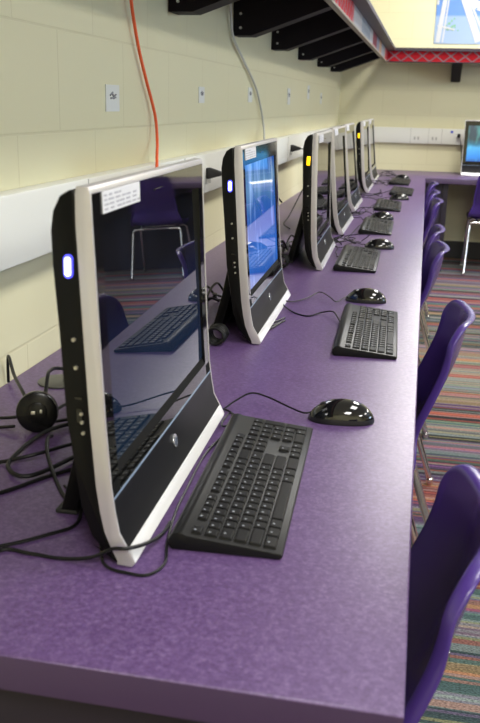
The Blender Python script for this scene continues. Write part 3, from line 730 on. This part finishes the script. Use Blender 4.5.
for k, (a, b_) in enumerate([((-.358, 1.95), (-.318, 2.095)), ((-.362, 2.0), (-.311, 2.12)), ((-.356, 2.05), (-.316, 2.15))]):
    cable('cable_end', [(a[0], a[1], .003), ((a[0] + b_[0]) / 2 + .006, (a[1] + b_[1]) / 2, .004), (b_[0], b_[1], .003)], .0022, ['nearest', 'middle', 'farthest'][k] + ' of three short cable ends in front of the second computer', group='cable ends by the second computer')
# upright dark lead and adapter hanging behind the third computer
cable('data_cable', [(-.56, 3.02, .003), (-.55, 2.98, .06), (-.56, 2.92, .16), (-.53, 2.93, .26), (-.50, 2.98, .24), (-.47, 3.02, .2)], .003, 'black lead rising in a curve behind the near edge of the third computer')
# tangles in front of the far computers
for i, (x, y) in enumerate([(-.28, 3.45), (-.29, 4.42), (-.29, 5.32), (-.27, 6.2), (-.26, 7.05)]):
    for j in range(2):
        cable('data_cable', wander((x - .07, y - .10 + .1 * j, .003), (x + .06, y + .10 - .04 * j, .003), 8, .05, .04, 100 + i * 5 + j), .0018,
              'thin black lead curled on the counter beyond the %s computer' % (['third', 'fourth', 'fifth', 'sixth', 'farthest'][i]), group='leads beyond the %s computer' % (['third', 'fourth', 'fifth', 'sixth', 'farthest'][i]))

# ------------------------------------------------------------------ chairs
def chair_shell():
    prof = [(-.430, .425), (-.415, .442), (-.36, .440), (-.27, .432), (-.18, .430), (-.145, .437), (-.108, .460), (-.090, .50), (-.076, .55), (-.050, .61), (-.026, .67), (-.010, .72), (-.003, .76), (.001, .786)]
    P = smooth([Vector((p[0], 0, p[1])) for p in prof], 8)
    arc = [0.]
    for a, b_ in zip(P, P[1:]): arc.append(arc[-1] + (b_ - a).length)
    Lt = arc[-1]
    def at(t_):
        t_ = max(0., min(Lt, t_))
        for q in range(len(arc) - 1):
            if t_ <= arc[q + 1]:
                f = (t_ - arc[q]) / (arc[q + 1] - arc[q] + 1e-9); return P[q].lerp(P[q + 1], f), (P[q + 1] - P[q]).normalized()
        return P[-1], (P[-1] - P[-2]).normalized()
    us = [-1, -.985, -.95, -.89, -.80, -.68, -.52, -.35, -.18, 0]; us = us + [-x for x in us[-2::-1]]
    NU = len(us); NT_ = 46; bm = bmesh.new(); grid = []
    RT, RF = .034, .055
    ss = lambda x: max(0., min(1., x)) ** 2 * (3 - 2 * max(0., min(1., x)))
    for i in range(NT_ + 1):
        t0 = Lt * i / NT_
        row = []
        for u in us:
            back = ss((t0 - .50 * Lt) / (.14 * Lt))
            hw = .205 + (.178 - .205) * back - .006 * math.exp(-((t0 - .60 * Lt) / (.07 * Lt)) ** 2) - .022 * max(0, (t0 - .65 * Lt) / (.35 * Lt))
            y = u * hw
            def drop(r): q = max(0., (abs(y) - (hw - r)) / r); return r * (1 - math.sqrt(max(0., 1 - q * q)))
            t_ = t0 - drop(RT) * ss((t0 - (Lt - .13)) / .13) + drop(RF) * ss((.16 - t0) / .16)
            p, tg = at(t_); nr = Vector((-tg.z, 0, tg.x))
            off = back * (.025 + .011 * max(0., (t0 - .58 * Lt) / (.42 * Lt))) * (y / .16) ** 2 + (1 - back) * .012 * u * u
            row.append(bm.verts.new(p + Vector((0, y, 0)) + nr * off))
        grid.append(row)
    for a, b_ in zip(grid, grid[1:]):
        for k in range(NU - 1): bm.faces.new((a[k], a[k + 1], b_[k + 1], b_[k]))
    bm.normal_update()
    # rolled rim: out and back from every boundary edge
    bmesh.ops.recalc_face_normals(bm, faces=bm.faces)
    fs = bm.faces[:]
    if fs[len(fs) // 4].normal.z < 0:
        bmesh.ops.reverse_faces(bm, faces=fs)
    bm.normal_update()
    cn = {v: v.normal.copy() for v in bm.verts}
    def ext(fn):
        be = [e for e in bm.edges if e.is_boundary]
        src = {}
        for e in be:
            for v in e.verts:
                o = Vector((0, 0, 0))
                f = e.link_faces[0]; c = f.calc_center_median(); m_ = (e.verts[0].co + e.verts[1].co) / 2
                d = (m_ - c); ed = (e.verts[1].co - e.verts[0].co).normalized(); d -= ed * d.dot(ed)
                src.setdefault(v, Vector()); src[v] += d.normalized()
        r_ = bmesh.ops.extrude_edge_only(bm, edges=be)
        nv = [x for x in r_['geom'] if isinstance(x, bmesh.types.BMVert)]
        key = {tuple(round(c, 6) for c in v.co): v for v in src}
        for v in nv:
            s_ = key[tuple(round(c, 6) for c in v.co)]; nn = cn.get(s_) or Vector((0, 0, 1)); cn[v] = nn
            v.co += fn(src[s_].normalized() if src[s_].length > 0 else Vector(), nn)
    ext(lambda d, n_: d * .009 + n_ * .0006)
    dirs = {}
    ext(lambda d, n_: d * .007 - n_ * .0045)
    ext(lambda d, n_: d * .002 - n_ * .008)
    ext(lambda d, n_: d * .0005 - n_ * .008)
    me = bpy.data.meshes.new('seat_shell'); bm.to_mesh(me); bm.free(); me.shade_smooth(); me.materials.append(M['chair'])
    return me
shell_me = chair_shell()
def add_shell(parent):
    o = bpy.data.objects.new('seat_shell', shell_me); C.objects.link(o); o.parent = parent
    s_ = o.modifiers.new('thick', 'SOLIDIFY'); s_.thickness = .006; s_.offset = -1
    u_ = o.modifiers.new('sub', 'SUBSURF'); u_.levels = 1; u_.render_levels = 1
    return o
def chair_parts(r):
    add_shell(r)
    mb = MB()     # under-seat frame
    for s_ in (-1, 1):
        mb.tube([(-.355, s_ * .145, .405), (-.10, s_ * .145, .405)], .0105, 10, 1)
    mb.tube([(-.34, -.145, .405), (-.34, .145, .405)], .009, 10, 1); mb.tube([(-.12, -.145, .405), (-.12, .145, .405)], .009, 10, 1)
    mb.build('seat_frame', M['chrome'], r)
    for s_ in (-1, 1):
        for (x0, x1) in ((-.34, -.395), (-.11, .012)):
            l_ = MB().tube([(x0, s_ * .11, .4045), (x0, s_ * .17, .4045), (x0 + (x1 - x0) * .02, s_ * .196, .396), (x0 + (x1 - x0) * .07, s_ * .208, .365), (x0 + (x1 - x0) * .5, s_ * .216, .20), (x1, s_ * .2245, .02)], .0110, 12, 6).build('leg', M['chrome'], r)
            MB().cyl((x1, s_ * .2255, .012), .014, .024, 'Z', 16, .003).build('foot_glide', M['chrome'], l_)
def copy_tree(o, parent=None):
    c = o.copy(); C.objects.link(c); c.parent = parent
    for ch in list(o.children): copy_tree(ch, c)
    return c
CH = [
    (.103, 1.000, .00, 'nearest purple chair, pushed in at the near end of the counter', 'purple chairs along the counter'),
    (.126, 2.095, .02, 'second purple chair from the front, pushed in before the second keyboard', 'purple chairs along the counter'),
    (.090, 3.12, .03, 'third purple chair from the front along the counter', 'purple chairs along the counter'),
    (.084, 3.60, -.02, 'fourth purple chair from the front, its back just showing beyond the third', 'purple chairs along the counter'),
    (.096, 4.74, .03, 'fifth purple chair from the front along the counter', 'purple chairs along the counter'),
    (.084, 5.22, -.02, 'sixth purple chair from the front, showing as a sliver at the counter edge', 'purple chairs along the counter'),
    (.082, 5.85, .00, 'farthest purple chair along the left counter, near the inner corner', 'purple chairs along the counter'),
    (.600, 7.036, -PI / 2, 'purple chair with chrome legs at the far wall counter, nearest the room corner', None),
    (1.42, 2.30, PI + .15, 'purple chair standing in the open middle of the room', None),
    (1.28, 7.040, -PI / 2, 'second purple chair from the corner at the far wall counter', None),
    (2.35, 3.05, PI - .2, 'purple chair at the dark cabinet across the room', None),
]
proto = None
for x, y, rz, lab, grp in CH:
    if proto is None:
        proto = empty('school_chair', (x, y, 0), rz, lab, 'chair', grp); chair_parts(proto)
    else:
        c = copy_tree(proto); c.location = (x, y, 0); c.rotation_euler = (0, 0, rz); c['label'] = lab
        if grp: c['group'] = grp
        elif 'group' in c: del c['group']
# dark storage desk across the room, seen mirrored in the nearest screen
cb = empty('storage_cabinet', (3.2, 2.4, 0), 0, 'long dark storage cabinet standing across the room', 'cabinet')
MB().box((-.25, -2.6, .06), (.25, 2.6, 1.15), .004).build('body', M['cabinet'], cb)
MB().box((-.27, -2.62, 1.15), (.27, 2.62, 1.18), .004).build('top', M['panel'], cb)
MB().box((-.22, -2.55, 0), (.22, 2.55, .06)).build('plinth', M['base'], cb)
for k in range(6): MB().box((-.266, -2.56 + .86 * k, .10), (-.25, -2.56 + .86 * k + .82, 1.12), .003).build('door', M['cabinet'], cb)

# ------------------------------------------------------------------ light
li = 0
for x in (.75, 3.4):
    for y in (-1.6, 1.2, 4.4, 6.6):
        lab = '%s ceiling light panel in the %s row' % (['nearest', 'second', 'third', 'farthest'][min(3, int((y + 1.6) / 2.6 + .1))], 'left' if x < 2 else 'right')
        f = empty('ceiling_light', (x, y, CZ), 0, lab, 'ceiling light', 'ceiling light panels')
        MB().box((-.32, -.62, -.05), (.32, .62, 0)).build('housing', M['fixture'], f, smooth_=False)
        MB().box((-.29, -.59, -.053), (.29, .59, -.0505)).build('diffuser', M['diffuser'], f, smooth_=False)
        L_ = bpy.data.lights.new('panel_light', 'AREA'); L_.shape = 'RECTANGLE'; L_.size = .58; L_.size_y = 1.18; L_.energy = {-1.6: 85, 1.2: 34, 4.4: 56, 6.6: 70}[y]; L_.color = (1, .978, .93)
        o = bpy.data.objects.new('panel_light', L_); C.objects.link(o); o.location = (x, y, CZ - .06)
# daylight from the window
L_ = bpy.data.lights.new('window_light', 'AREA'); L_.shape = 'RECTANGLE'; L_.size = 3.3; L_.size_y = 1.4; L_.energy = 130; L_.color = (.66, .82, 1)
o = bpy.data.objects.new('window_light', L_); C.objects.link(o); o.location = (RX + .02, 2.9, 1.75); o.rotation_euler = (0, PI / 2, 0)
wd = bpy.data.worlds.new('world'); S.world = wd; wd.use_nodes = True
wd.node_tree.nodes['Background'].inputs[0].default_value = (.6, .7, .9, 1); wd.node_tree.nodes['Background'].inputs[1].default_value = .3

# ------------------------------------------------------------------ camera
f_px, yaw, pitch, roll = 872.1956, .19722, .28835, .02529
cy, sy, cp, sp_ = math.cos(yaw), math.sin(yaw), math.cos(pitch), math.sin(pitch)
fw = Vector((-sy * cp, cy * cp, -sp_)); rt = Vector((cy, sy, 0)); up = rt.cross(fw)
r2 = math.cos(roll) * rt + math.sin(roll) * up; u2 = -math.sin(roll) * rt + math.cos(roll) * up
cam = bpy.data.cameras.new('camera'); co = bpy.data.objects.new('camera', cam); C.objects.link(co)
mw = Matrix((r2, u2, -fw)).transposed().to_4x4(); mw.translation = (0, 0, DESK + .52696); co.matrix_world = mw
cam.sensor_fit = 'VERTICAL'; cam.sensor_height = 36; cam.sensor_width = 24; cam.lens = f_px / 723 * 36
cam.clip_start = .05; cam.clip_end = 60
cam.dof.use_dof = True; cam.dof.focus_distance = 1.9; cam.dof.aperture_fstop = 9
S.camera = co
S.view_settings.view_transform = 'Standard'; S.view_settings.look = 'None'; S.view_settings.gamma = 1
S.view_settings.use_curve_mapping = False; S.view_settings.exposure = 0.08
